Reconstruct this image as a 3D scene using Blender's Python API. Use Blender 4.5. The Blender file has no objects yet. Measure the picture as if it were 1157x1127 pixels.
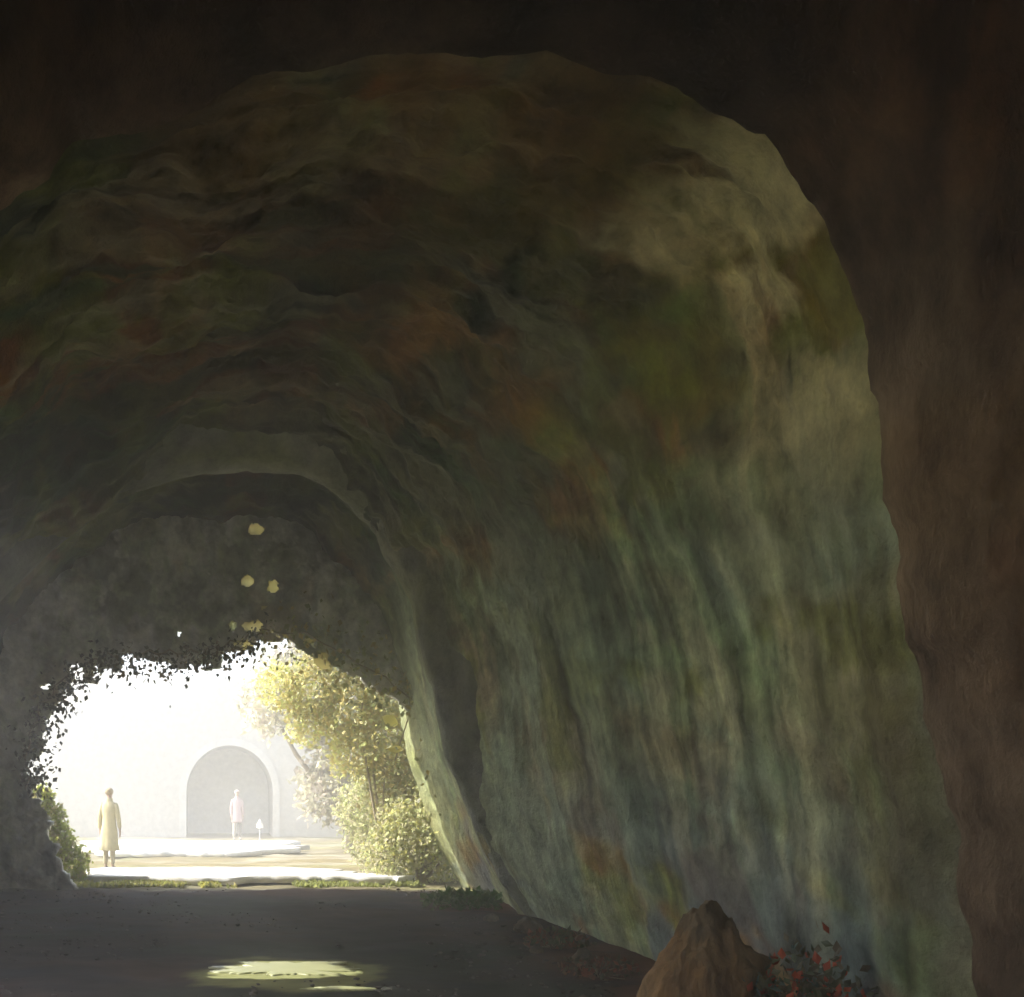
import bpy, bmesh, math, random
import numpy as np
from mathutils import Vector, Matrix

random.seed(7)
R = math.radians
scene = bpy.context.scene
col = scene.collection

# ------------------------------------------------------------------ camera
F = 1100.0 / 1157.0                      # focal length in frame widths
VX, VY = 240.0, 893.0                    # where the level view axis meets the frame
EYE = 1.65
cam_d = bpy.data.cameras.new("camera")
cam_d.sensor_fit = 'HORIZONTAL'
cam_d.sensor_width = 36.0
cam_d.lens = 36.0 * F
cam_d.shift_x = (578.5 - VX) / 1157.0
cam_d.shift_y = (VY - 563.5) / 1157.0
cam_d.clip_start = 0.05
cam_d.clip_end = 1000.0
cam = bpy.data.objects.new("camera", cam_d)
cam.location = (0, 0, EYE)
cam.rotation_euler = (R(90), 0, 0)
col.objects.link(cam)
scene.camera = cam

# ------------------------------------------------------------------ sky, sun, exposure
SUN_EL, SUN_AZ = R(40), R(-7)            # azimuth measured from -X towards -Y
S = Vector((-math.cos(SUN_EL) * math.cos(SUN_AZ), -math.cos(SUN_EL) * math.sin(SUN_AZ), math.sin(SUN_EL)))
w = bpy.data.worlds.new("World")
scene.world = w
w.use_nodes = True
nt = w.node_tree
bg = nt.nodes["Background"]
sky = nt.nodes.new("ShaderNodeTexSky")
sky.sky_type = 'NISHITA'
sky.sun_disc = False
sky.sun_elevation = SUN_EL
sky.sun_rotation = math.atan2(S.x, S.y)
sky.air_density = 1.0
sky.dust_density = 3.0
sky.ozone_density = 1.0
nt.links.new(sky.outputs[0], bg.inputs[0])
bg.inputs[1].default_value = 0.15
sun_d = bpy.data.lights.new("sun", 'SUN')
sun_d.energy = 3.2
sun_d.angle = R(0.5)
sun_d.color = (1.0, 0.96, 0.90)
sun = bpy.data.objects.new("sun", sun_d)
sun.rotation_euler = S.to_track_quat('Z', 'Y').to_euler()
sun.location = (-30, 10, 30)
col.objects.link(sun)

vs = scene.view_settings
vs.view_transform = 'Standard'
vs.look = 'None'
vs.exposure = 2.15
vs.gamma = 1.0
vs.use_curve_mapping = False
cy = scene.cycles
cy.use_denoising = True
cy.max_bounces = 10
cy.diffuse_bounces = 7
cy.glossy_bounces = 3
cy.transmission_bounces = 3
cy.volume_bounces = 1
cy.caustics_reflective = False
cy.caustics_refractive = False
cy.sample_clamp_indirect = 4.0

# ------------------------------------------------------------------ numpy helpers
def _hash(ix, iy, iz, seed):
    h = (ix.astype(np.int64) * 374761393 + iy.astype(np.int64) * 668265263 + iz.astype(np.int64) * 2147483647 + seed * 974711) & 0xffffffff
    h = ((h ^ (h >> 13)) * 1274126177) & 0xffffffff
    h = ((h ^ (h >> 16)) * 2246822519) & 0xffffffff
    h = h ^ (h >> 15)
    return (h & 0xffffff) / float(0xffffff)

def vnoise(x, y, z=0.0, seed=0):
    x, y, z = np.broadcast_arrays(np.asarray(x, float), np.asarray(y, float), np.asarray(z, float))
    ix, iy, iz = np.floor(x), np.floor(y), np.floor(z)
    fx, fy, fz = x - ix, y - iy, z - iz
    fx, fy, fz = [f * f * f * (f * (f * 6 - 15) + 10) for f in (fx, fy, fz)]
    r = 0
    for a in (0, 1):
        for b in (0, 1):
            for c in (0, 1):
                wgt = (fx if a else 1 - fx) * (fy if b else 1 - fy) * (fz if c else 1 - fz)
                r = r + wgt * _hash(ix + a, iy + b, iz + c, seed)
    return r * 2 - 1

def fbm(x, y, z=0.0, octv=4, seed=0, gain=0.5):
    r, a, f = 0, 1.0, 1.0
    for k in range(octv):
        r = r + a * vnoise(np.asarray(x) * f, np.asarray(y) * f, np.asarray(z) * f, seed + 17 * k)
        a *= gain
        f *= 2.03
    return r

def sm(a, b, x):
    t = np.clip((np.asarray(x, float) - a) / (b - a), 0, 1)
    return t * t * (3 - 2 * t)

def resample(pts, n):
    p = np.array(pts, float)
    d = np.r_[0, np.cumsum(np.linalg.norm(np.diff(p, axis=0), axis=1))]
    # smooth the polyline (Catmull-Rom style through arc-length samples)
    t = np.linspace(0, d[-1], n)
    out = np.stack([np.interp(t, d, p[:, k]) for k in range(p.shape[1])], 1)
    k = max(3, n // 14)
    ker = np.hanning(k + 2)[1:-1]
    ker /= ker.sum()
    pad = np.concatenate([2 * out[0] - out[1:k][::-1], out, 2 * out[-1] - out[-k:-1][::-1]])
    smo = np.stack([np.convolve(pad[:, j], ker, 'same') for j in range(p.shape[1])], 1)[k - 1:k - 1 + n]
    return smo

def XZ(px, py, d):
    return ((px - VX) / 1100.0 * d, EYE - (py - VY) / 1100.0 * d)

# ------------------------------------------------------------------ object helpers
def link(o, parent=None):
    col.objects.link(o)
    if parent is not None:
        o.parent = parent
    return o

def mesh_obj(name, verts, faces, mat=None, parent=None, smooth=True, colors=None):
    me = bpy.data.meshes.new(name)
    v = np.asarray(verts, np.float32)
    me.from_pydata(v.tolist(), [], faces if isinstance(faces, list) else faces.tolist())
    if colors is not None:
        ca = me.color_attributes.new("tint", 'FLOAT_COLOR', 'POINT')
        c = np.ones((len(v), 4), np.float32)
        c[:, :3] = colors
        ca.data.foreach_set("color", c.ravel())
    if smooth:
        me.polygons.foreach_set("use_smooth", [True] * len(me.polygons))
    if mat:
        me.materials.append(mat)
    me.update()
    return link(bpy.data.objects.new(name, me), parent)

def tag(o, label=None, cat=None, group=None, kind=None):
    if label: o['label'] = label
    if cat: o['category'] = cat
    if group: o['group'] = group
    if kind: o['kind'] = kind
    return o

def empty(name, loc=(0, 0, 0), rz=0.0):
    o = bpy.data.objects.new(name, None)
    o.location = loc
    o.rotation_euler = (0, 0, rz)
    o.empty_display_size = 0.3
    return link(o)

def grid_faces(n, m, keep=None):
    i, j = np.meshgrid(np.arange(n - 1), np.arange(m - 1), indexing='ij')
    a = i * m + j
    f = np.stack([a, a + 1, a + m + 1, a + m], -1)
    if keep is not None:
        return f[keep]
    return f.reshape(-1, 4)

# ------------------------------------------------------------------ materials
def new_mat(name):
    m = bpy.data.materials.new(name)
    m.use_nodes = True
    t = m.node_tree
    return m, t, t.nodes["Principled BSDF"]

def N(t, kind, **kw):
    n = t.nodes.new(kind)
    for k, v in kw.items():
        setattr(n, k, v)
    return n

def plain(name, c, rough=0.8, spec=0.3, var=0.12, scale=6.0):
    m, t, b = new_mat(name)
    tc = N(t, "ShaderNodeTexCoord")
    no = N(t, "ShaderNodeTexNoise")
    no.inputs["Scale"].default_value = scale
    no.inputs["Detail"].default_value = 6
    mr = N(t, "ShaderNodeMapRange")
    mr.inputs[3].default_value = 1 - var * 2
    mr.inputs[4].default_value = 1 + var * 2
    mx = N(t, "ShaderNodeMix", data_type='RGBA', blend_type='MULTIPLY')
    mx.inputs[0].default_value = 1
    mx.inputs[6].default_value = (*c, 1)
    t.links.new(tc.outputs["Object"], no.inputs["Vector"])
    t.links.new(no.outputs["Fac"], mr.inputs[0])
    t.links.new(mr.outputs[0], mx.inputs[7])
    t.links.new(mx.outputs[2], b.inputs["Base Color"])
    b.inputs["Roughness"].default_value = rough
    b.inputs["Specular IOR Level"].default_value = spec
    return m

def tinted(name, rough=0.85, spec=0.25, grain=0.35, fine=9.0, bump=0.5, dist=0.03, stretch=(1, 1, 1)):
    """per-vertex mineral / mossy colour times fine grain, with bump"""
    m, t, b = new_mat(name)
    at = N(t, "ShaderNodeAttribute", attribute_name="tint")
    tc = N(t, "ShaderNodeTexCoord")
    mp = N(t, "ShaderNodeMapping")
    mp.inputs["Scale"].default_value = stretch
    n1 = N(t, "ShaderNodeTexNoise")
    n1.inputs["Scale"].default_value = fine
    n1.inputs["Detail"].default_value = 9
    n1.inputs["Roughness"].default_value = 0.68
    n2 = N(t, "ShaderNodeTexNoise")
    n2.inputs["Scale"].default_value = fine * 5
    n2.inputs["Detail"].default_value = 5
    mr = N(t, "ShaderNodeMapRange")
    mr.inputs[1].default_value = 0.3
    mr.inputs[2].default_value = 0.7
    mr.inputs[3].default_value = 1 - grain
    mr.inputs[4].default_value = 1 + grain
    mx = N(t, "ShaderNodeMix", data_type='RGBA', blend_type='MULTIPLY')
    mx.inputs[0].default_value = 1
    ad = N(t, "ShaderNodeMath", operation='ADD')
    ml = N(t, "ShaderNodeMath", operation='MULTIPLY')
    ml.inputs[1].default_value = 0.35
    bp = N(t, "ShaderNodeBump")
    bp.inputs["Strength"].default_value = bump
    bp.inputs["Distance"].default_value = dist
    L = t.links.new
    L(tc.outputs["Object"], mp.inputs[0])
    L(mp.outputs[0], n1.inputs["Vector"])
    L(mp.outputs[0], n2.inputs["Vector"])
    L(n1.outputs["Fac"], mr.inputs[0])
    L(at.outputs["Color"], mx.inputs[6])
    L(mr.outputs[0], mx.inputs[7])
    L(mx.outputs[2], b.inputs["Base Color"])
    L(n2.outputs["Fac"], ml.inputs[0])
    L(n1.outputs["Fac"], ad.inputs[0])
    L(ml.outputs[0], ad.inputs[1])
    L(ad.outputs[0], bp.inputs["Height"])
    L(bp.outputs[0], b.inputs["Normal"])
    b.inputs["Roughness"].default_value = rough
    b.inputs["Specular IOR Level"].default_value = spec
    return m

def leaf_mat(name, trans=0.4, rough=0.55):
    m, t, b = new_mat(name)
    at = N(t, "ShaderNodeAttribute", attribute_name="tint")
    tr = N(t, "ShaderNodeBsdfTranslucent")
    mx = N(t, "ShaderNodeMixShader")
    mx.inputs[0].default_value = trans
    out = t.nodes["Material Output"]
    L = t.links.new
    L(at.outputs["Color"], b.inputs["Base Color"])
    L(at.outputs["Color"], tr.inputs["Color"])
    L(b.outputs[0], mx.inputs[1])
    L(tr.outputs[0], mx.inputs[2])
    L(mx.outputs[0], out.inputs["Surface"])
    b.inputs["Roughness"].default_value = rough
    b.inputs["Specular IOR Level"].default_value = 0.25
    return m

M_rock = tinted("damp_rock", rough=0.8, spec=0.2, grain=0.5, fine=3.6, bump=0.9, dist=0.07)
M_front = tinted("brown_rock", rough=0.9, spec=0.15, grain=0.6, fine=4.5, bump=1.0, dist=0.06, stretch=(1, 1, 0.4))
M_ground = tinted("earth_ground", rough=0.95, spec=0.03, grain=0.35, fine=2.6, bump=0.35, dist=0.03, stretch=(0.45, 1, 1))
M_stone = tinted("pale_stone", rough=0.9, spec=0.2, grain=0.15, fine=5, bump=0.3, dist=0.02)
M_leaf = leaf_mat("leaf", trans=0.6)
M_dleaf = leaf_mat("dark_leaf", trans=0.25)
M_bleaf = leaf_mat("thin_leaf", trans=0.8)
M_bark = plain("bark", (0.30, 0.25, 0.17), 0.9, 0.2, 0.25, 9)

# ------------------------------------------------------------------ tunnel sections (metres)
D1, D2, DE = 4.85, 13.0, 16.1
NA = 150                                          # samples per half section
def section(leftpx, rightpx, d):
    l = resample([XZ(x, y, d) for x, y in leftpx], NA)
    r = resample([XZ(x, y, d) for x, y in rightpx], NA)
    return np.concatenate([l, r[::-1][1:]])       # left base -> crown -> right base
def floor_y(d): return VY + 1100 * EYE / d
L1 = [(-190, floor_y(D1)), (-190, 1000), (-175, 700), (-130, 430), (-60, 270), (80, 150), (250, 92), (400, 62), (510, 54)]
R1 = [(1104, floor_y(D1)), (1084, 1090), (1070, 950), (1046, 800), (1020, 650), (998, 520), (982, 420), (966, 335), (928, 265), (868, 190), (795, 132), (715, 94), (615, 66), (510, 54)]
L2 = [(-70, floor_y(D2)), (-66, 850), (-45, 750), (-5, 670), (55, 605), (130, 552), (205, 524), (285, 512)]
R2 = [(585, floor_y(D2)), (545, 960), (512, 850), (494, 745), (472, 660), (430, 588), (372, 540), (330, 520), (285, 512)]
S1, S2 = section(L1, R1, D1), section(L2, R2, D2)
_q = np.r_[0, np.cumsum(np.linalg.norm(np.diff(S1, axis=0), axis=1))]
_d = S1 - np.array([1.0, 1.6]); _d /= np.linalg.norm(_d, axis=1, keepdims=True)
LIP = _d * (0.07 * fbm(_q * 0.55, 0, 0, 2, 71, 0.5) + 0.035 * fbm(_q * 3.0, 0, 0, 4, 72, 0.6))[:, None]
c2 = np.array([0.2, 1.5])
S3 = c2 + (S2 - c2) * np.array([1.06, 1.05])

def interp_section(y):
    if y <= D2:
        k = (y - D1) / (D2 - D1)
        s = S1 * (1 - k) + S2 * k + LIP * max(0.15 * (1 - k), 1 - (y - D1) / 0.7)
        bulge = 0.42 * math.sin(math.pi * max(0.0, min(1.0, (y - D1 - 0.3) / (D2 - D1 - 0.3)))) ** 0.8 if y > D1 + 0.3 else 0.0
    else:
        k = min(1.0, (y - D2) / (DE + 0.1 - D2))
        s = S2 * (1 - k) + S3 * k
        bulge = 0.15 * math.sin(math.pi * k)
    c = np.array([s[:, 0].mean(), 1.3])
    d = s - c
    n = d / np.linalg.norm(d, axis=1, keepdims=True)
    return s + n * bulge, n

def stain(colr, m, c):
    return colr * (1 - m[..., None]) + np.array(c) * m[..., None]

OLIVE = (0.190, 0.205, 0.055); BROWN = (0.240, 0.135, 0.050); GREY = (0.430, 0.520, 0.385)
RUST = (0.270, 0.115, 0.045); DARK = (0.036, 0.046, 0.034); TAN = (0.450, 0.430, 0.280)
GREEN = (0.095, 0.180, 0.070); BLUE = (0.160, 0.200, 0.230); UMBER = (0.150, 0.080, 0.045)

ys = np.concatenate([np.linspace(D1, D2, 300), np.linspace(D2, DE + 0.7, 80)[1:]])
NT = 2 * NA - 1
tt = np.linspace(0, 1, NT)
V = np.zeros((len(ys), NT, 3)); NRM = np.zeros((len(ys), NT, 2)); ARC = np.zeros((len(ys), NT))
for i, y in enumerate(ys):
    s, n = interp_section(y)
    V[i, :, 0] = s[:, 0]; V[i, :, 2] = s[:, 1]; V[i, :, 1] = y
    NRM[i] = n
    ARC[i] = np.r_[0, np.cumsum(np.linalg.norm(np.diff(s, axis=0), axis=1))]
A = ARC - ARC[:, NA - 1:NA]                        # arc length measured from the crown
Yg = np.repeat(ys[:, None], NT, 1)
warp = 0.5 * fbm(A * 0.4, Yg * 0.4, 0, 3, 5)
drape = fbm(A * 0.5 + 9, (Yg + warp) * 1.15, 0, 5, 11, 0.55)
big = fbm(A * 0.42, Yg * 0.5, 0, 3, 3)
med = fbm(A * 1.3, Yg * 1.9, 0, 4, 23)
edge = sm(D1, D1 + 0.5, Yg)
disp = edge * (0.20 * big + 0.065 * drape + 0.06 * med + 0.05 * fbm(A * 3.5, Yg * 2.2, 0, 5, 29, 0.6) - 0.05 * (1 - np.abs(fbm(A * 0.9 + 3, Yg * 0.8, 0, 4, 37, 0.55))) ** 4) + (1 - edge) * 0.02 * med
disp = disp * (1 - 0.72 * sm(1.6, 4.0, A))
V[:, :, 0] += NRM[:, :, 0] * disp
V[:, :, 2] += NRM[:, :, 1] * disp
V[:, :, 1] += 0.05 * med * sm(D1, D1 + 1, Yg) * (1 - sm(DE - .6, DE, Yg))
# colours: mossy, iron and lime staining in streaks that follow the vault, with light and shade painted in
c = np.ones(V.shape) * np.array(OLIVE)
n1 = fbm(A * 0.8 + 3, (Yg + warp) * 0.35, 0, 5, 41, 0.6); n2 = fbm(A * 0.6, (Yg + warp) * 0.7 + 7, 0, 5, 53, 0.6)
n3 = fbm(A * 0.45 + 20, (Yg + warp) * 2.0, 0, 5, 67, 0.6); n4 = fbm(A * 0.9, Yg * 0.4 + 30, 0, 5, 79, 0.6)
n5 = fbm(A * 1.6 + 40, Yg * 0.8, 0, 5, 83, 0.6)
right = sm(1.8, 4.4, A)
c = stain(c, sm(-0.05, 0.45, n1) * 0.95, BROWN)
c = stain(c, right * (0.55 + 0.45 * sm(-0.4, 0.5, n2)), GREY)
c = stain(c, sm(0.0, 0.45, n2) * (0.92 - 0.5 * right), DARK)
c = stain(c, sm(0.05, 0.5, n4) * 0.85 * (1 - 0.7 * right), RUST)
c = stain(c, sm(0.0, 0.45, n3) * 0.6 * (1 - 0.4 * right), GREEN)
c = stain(c, sm(0.2, 0.6, n5) * (0.6 - 0.25 * right), DARK)
c = stain(c, sm(0.2, 0.7, -n3) * 0.45, TAN)
c = stain(c, sm(0.25, 0.7, -n5) * 0.6, OLIVE)
vault_shade = sm(3.6, 1.2, np.abs(A + 0.6)) * (0.55 + 0.35 * sm(-0.3, 0.4, n1 + n3 * 0.6))
vault_shade = np.maximum(vault_shade, sm(-1.5, -4.0, A) * (0.6 + 0.3 * sm(-0.3, 0.4, n2)))
c = c * (1 - 0.84 * vault_shade[..., None])                 # shade painted into the crown and left side
iron = np.exp(-(((A - 1.6 - 0.12 * (Yg - 8)) / 1.1) ** 2 + ((Yg - 9.4) / 2.0) ** 2)) * sm(-0.6, 0.2, n4 + 0.5 * n3)
c = stain(c, iron * 0.85, (0.30, 0.165, 0.075))
damp = np.exp(-(((A - 3.5) / 1.6) ** 2 + ((Yg - 9.0) / 2.6) ** 2)) * sm(-1.0, 0.1, n2 - n3)  # darker green patch midway along the right side
c = stain(c, damp * 0.9, (0.075, 0.095, 0.060))
crown = sm(2.6, 0.8, np.abs(A)) * sm(7.5, 5.5, Yg) * sm(-0.5, 0.3, n1 + n5)
c = stain(c, crown * 0.6, (0.12, 0.080, 0.032))
streak = fbm(A * 0.22 + 60, (Yg + 0.3 * warp) * 4.5, 0, 5, 101, 0.6)
c = c * (1 + (0.5 * streak * right)[..., None])
c = np.clip(c, 0.012, 0.75)
low = sm(2.4, 0.2, V[:, :, 2]) * right
c = stain(c, low * sm(0.0, 0.5, fbm(A * 1.2, Yg * 0.9, 0, 4, 91)) * 0.7, RUST)
c = stain(c, low * sm(0.0, 0.5, fbm(A * 1.3 + 5, Yg * 0.8, 0, 4, 97)) * 0.75, BLUE)
c = stain(c, sm(2.6, 4.2, A) * sm(7.8, 5.6, Yg) * sm(-0.5, 0.4, n2 + 0.5 * n3) * 0.5, (0.40, 0.42, 0.34))  # side light on the near right wall, painted as paler grey
c = stain(c, sm(D1 + 1.9, D1 + 0.6, Yg + 0.5 * n3) * sm(0.8, 2.4, A) * sm(4.0, 2.6, A) * sm(-0.8, 0.2, n5 + n3) * 0.85, (0.70, 0.65, 0.39))   # light on the rim of the mouth, painted as paler rock

c = stain(c, right * sm(8.0, 11.5, Yg) * sm(-0.4, 0.4, n3 + n2) * 0.55, (0.50, 0.56, 0.42))
exit_glow = sm(11.0, 14.5, Yg) * right * sm(4.4, 1.2, V[:, :, 2]) * sm(-0.5, 0.3, n2 + n5)  # yellow-green glow of the exit painted onto the right wall
c = stain(c, exit_glow * 0.7, (0.34, 0.36, 0.19))
c = stain(c, sm(D2 + 1.2, DE, Yg) * right * 0.55, (0.22, 0.23, 0.14))
# openings in the left side, away from the view: the sun that falls through them makes the pool of light
def land(p):
    k = p[..., 2] / S.z
    return p[..., 0] - S.x * k, p[..., 1] - S.y * k
cen = 0.25 * (V[:-1, :-1] + V[1:, :-1] + V[:-1, 1:] + V[1:, 1:])
lx, ly = land(cen)
jag = 0.10 * fbm(lx * 2.0, ly * 3, 0, 4, 111)
jag2 = 0.55 * fbm(lx * 0.9, ly * 7, 0, 4, 113)
left = (A[:-1, :-1] < -1.5)
fleck = ((lx - 0.66) / 0.68) ** 2 + ((ly - 8.90) / 0.46) ** 2 + jag2 < 1
fleck |= ((lx - 1.15) / 0.35) ** 2 + ((ly - 8.08) / 0.06) ** 2 + jag2 < 1
mainop = (ly + jag > 4.4) & (ly + jag < 7.6) & (lx < 2.7 + jag) & (cen[..., 2] > 0.15) & (cen[..., 1] > D1 + 0.15)
keep = ~(left & (fleck | mainop))

tunnel = empty("rock_tunnel", (0, D1, 0))
tag(tunnel, "dark mossy rock tunnel with an arched mouth and vault around the whole view", "tunnel")
def tunnel_part(name, v, f, mat, colors):
    vv = np.asarray(v).reshape(-1, 3) - np.array([0, D1, 0])
    return mesh_obj(name, vv, f, mat, tunnel, True, np.clip(np.asarray(colors).reshape(-1, 3), 0.004, 0.8))
c = stain(c, sm(D1 + 1.0, D1 + 0.1, Yg + 0.35 * n3) * sm(3.6, 5.2, A) * 0.65, (0.17, 0.15, 0.11))     # shade painted into the lower jamb to fade its lit edge
lum_ = c.mean(-1, keepdims=True)
c = np.clip(lum_ + (c - lum_) * 1.35, 0.008, 0.8)
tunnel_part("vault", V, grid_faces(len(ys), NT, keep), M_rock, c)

# facing wall round the mouth, bending back into the dark chamber the view is taken from
ring_k = np.concatenate([np.linspace(0, 1, 130), np.linspace(1, 2, 30)[1:]])
mouth = V[0][:, [0, 2]].copy()
cm = np.array([1.0, 1.6])
FV = np.zeros((len(ring_k), NT, 3))
for i, k in enumerate(ring_k):
    if k <= 1:
        th = min(1.0, k / 0.30) * math.pi / 2
        sc_ = 1 + 0.62 * max(0.0, k - 0.12) / 0.88
        dirn = (mouth - cm) / np.linalg.norm(mouth - cm, axis=1, keepdims=True)
        Rr = 0.75
        q = cm + (mouth - cm) * sc_ + dirn * Rr * (1 - math.cos(th))
        yy = D1 - Rr * math.sin(th) - 0.25 * k ** 1.5
    else:
        q = cm + (mouth - cm) * 1.62 + dirn * Rr
        yy = D1 - 1.0 - (k - 1) * 10.4
    FV[i, :, 0], FV[i, :, 2], FV[i, :, 1] = q[:, 0], q[:, 1], yy
kk = np.repeat(ring_k[:, None], NT, 1)
fn = fbm(FV[..., 0] * 0.7, FV[..., 2] * 0.5, FV[..., 1] * .5, 5, 131)
fm = fbm(FV[..., 0] * 2.6, FV[..., 2] * 1.1, 0, 6, 137, 0.62)
FV[..., 1] += sm(0, 0.3, kk) * (0.16 * fn + 0.10 * fm)
rad = FV[..., [0, 2]] - cm
rad /= np.linalg.norm(rad, axis=-1, keepdims=True)
lip = 0.05 * fbm(A[:1] * 1.4, kk * 3, 0, 4, 139) * sm(0, 0.06, kk)
FV[..., 0] += rad[..., 0] * lip; FV[..., 2] += rad[..., 1] * lip
fc = np.ones(FV.shape) * np.array((0.36, 0.165, 0.065))
g1 = fbm(FV[..., 0] * 1.9, FV[..., 2] * 0.6, 0, 6, 141, 0.6); g2 = fbm(FV[..., 0] * 3.4 + 4, FV[..., 2] * 1.0, 0, 6, 149, 0.62)
g3 = fbm(FV[..., 0] * 0.9 + 11, FV[..., 2] * 0.5, 0, 4, 151)
fc = stain(fc, sm(0.0, 0.7, g1) * 0.8, (0.44, 0.27, 0.12))
fc = stain(fc, sm(0.1, 0.8, g2) * 0.7, (0.05, 0.04, 0.035))
fc = stain(fc, sm(0.2, 0.8, g3) * 0.5, (0.14, 0.12, 0.13))
blend = sm(0.42, 0.04, kk + 0.10 * g2)
fc = stain(fc, blend * 0.8, (0.20, 0.165, 0.12))
fc = stain(fc, blend * sm(3.4, 1.6, FV[..., 2]) * sm(2.0, 3.0, FV[..., 0]) * 0.7, (0.22, 0.175, 0.135))
fc = fc * (1 - 0.30 * sm(2.5, 0.5, FV[..., 2]))[..., None]      # darker colour painted at the foot to offset the doorway light
fc = fc * (1 - 0.90 * sm(3.6, 5.8, FV[..., 2] + 0.5 * g3))[..., None]      # shade painted into the top of the wall
lum_ = fc.mean(-1, keepdims=True)
fc = np.clip(lum_ + (fc - lum_) * 1.25, 0.004, 0.8)
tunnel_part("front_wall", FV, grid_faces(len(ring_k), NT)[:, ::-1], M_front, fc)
# back of the chamber
door = resample([(-2.2, -0.8), (-2.2, 2.2), (-1.2, 3.9), (1.2, 4.4), (3.4, 3.9), (4.4, 2.2), (4.4, -0.8)], NT)
BV = np.zeros((2, NT, 3))
BV[0] = FV[-1]
BV[1, :, 0], BV[1, :, 2], BV[1, :, 1] = door[:, 0], door[:, 1], FV[-1][0, 1]
tunnel_part("back_wall", BV, grid_faces(2, NT), M_front, np.ones((2 * NT, 3)) * np.array(UMBER))

# inner arch: a rib of dressed stone
rib_prof = [(-0.55, 0.36), (-0.38, 0.20), (-0.20, 0.06), (-0.04, -0.09), (0.10, -0.20), (0.30, -0.25), (0.50, -0.22), (0.62, -0.12), (0.70, 0.30)]   # (depth, outward)
RV = np.zeros((len(rib_prof), NT, 3))
s2, n2_ = interp_section(D2)
for i, (dy, o) in enumerate(rib_prof):
    tap = (sm(7.5, 4.0, np.abs(ARC[300] - ARC[300, NA - 1] - 1.2)) * 0.55 + 0.25)[:, None]
    q = s2 + n2_ * (0.20 + (o - 0.20) * tap)
    RV[i, :, 0], RV[i, :, 2], RV[i, :, 1] = q[:, 0], q[:, 1], D2 - 0.35 + dy
rn = 1.4 * fbm(A[300:301] * 1.1, RV[..., 1] * 1.5, 0, 4, 161)
RV[..., 0] += rn * 0.05; RV[..., 2] += rn * 0.05; RV[..., 1] += 0.05 * fbm(A[300:301] * 0.8, RV[..., 1] * 2, 0, 4, 163)
rc = np.ones(RV.shape) * np.array((0.25, 0.26, 0.16))
ra = np.repeat(A[300:301], len(rib_prof), 0)
rc = stain(rc, sm(-0.1, 0.6, fbm(ra * 0.9, RV[..., 1] * 3, 0, 4, 167)) * 0.7, OLIVE)
rc = stain(rc, sm(0.2, -2.2, ra) * 0.7, DARK)
rc = stain(rc, sm(2.6, 5.0, ra) * 0.8, (0.20, 0.21, 0.14))
rc = stain(rc, sm(0.0, 0.5, fbm(ra * 1.6, RV[..., 1] * 5, 0, 4, 171)) * 0.4, (0.20, 0.19, 0.20))
tunnel_part("inner_arch", RV, grid_faces(len(rib_prof), NT), M_rock, rc)

# end wall with the ragged opening to the light
OP = [(93, 1012), (80, 990), (60, 945), (46, 900), (43, 850), (56, 806), (88, 768), (128, 752), (170, 750), (215, 750), (252, 742), (292, 726),
      (335, 726), (382, 750), (442, 785), (494, 838), (526, 897), (545, 955), (554, 1003), (558, 1030)]
opoly = np.array([XZ(x, y, DE) for x, y in OP])
def inside(px, pz, poly):
    r = np.zeros(px.shape, bool)
    n = len(poly)
    for i in range(n):
        x1, z1 = poly[i]; x2, z2 = poly[(i + 1) % n]
        cnd = ((z1 > pz) != (z2 > pz)) & (px < (x2 - x1) * (pz - z1) / (z2 - z1 + 1e-12) + x1)
        r ^= cnd
    return r
step = 0.024
gx = np.arange(-5.6, 5.9, step); gz = np.arange(-0.15, 7.9, step)
GX, GZ = np.meshgrid(gx, gz, indexing='ij')
ccx, ccz = GX[:-1, :-1] + step / 2, GZ[:-1, :-1] + step / 2
jx = ccx + 0.10 * fbm(ccx * 3.5, ccz * 3.5, 0, 4, 201) ; jz = ccz + 0.12 * fbm(ccx * 3.5 + 50, ccz * 3.5, 0, 4, 203)
hole = inside(jx, jz, np.vstack([opoly, [(opoly[-1][0], -0.6), (opoly[0][0], -0.6)]]))
# small gaps where leaves and daylight break through
GAPS = [(44, 772, 8, 4), (86, 765, 6, 9), (70, 787, 10, 8), (59, 816, 6, 8), (50, 829, 10, 6), (30, 846, 3, 3), (41, 866, 8, 12), (43, 884, 6, 4), (41, 898, 10, 5),
        (145, 748, 8, 6)]
LEAFGAPS = [(290, 600, 11, 8), (280, 658, 9, 7), (308, 664, 8, 9), (284, 708, 12, 7), (263, 708, 5, 6), (271, 727, 9, 4), (299, 688, 4, 3), (203, 717, 3, 3), (348, 727, 8, 4), (365, 744, 6, 6), (440, 816, 7, 5), (468, 812, 4, 8), (446, 846, 6, 3)]
for px, py, rx, ry in GAPS:
    hx, hz = XZ(px, py, DE)
    a_, b_ = rx / 1100 * DE, ry / 1100 * DE
    hole |= ((jx - hx) / a_) ** 2 + ((jz - hz) / b_) ** 2 < 1
flat = np.zeros(GX.shape)
jl = 0.06 * fbm(ccx * 9, ccz * 9, 0, 3, 207); jm = 0.06 * fbm(ccx * 9 + 30, ccz * 9, 0, 3, 209)
for px, py, rx, ry in LEAFGAPS:
    hx, hz = XZ(px, py, DE + 0.05)
    a_, b_ = (rx - 0.5) / 1100 * DE, (ry - 0.5) / 1100 * DE
    hole |= ((ccx + 0.6 * jl - hx) / a_) ** 2 + ((ccz + 0.6 * jm - hz) / b_) ** 2 < 1
    flat = np.maximum(flat, np.exp(-((GX - hx) ** 2 + (GZ - hz) ** 2) / 0.3))
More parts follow.
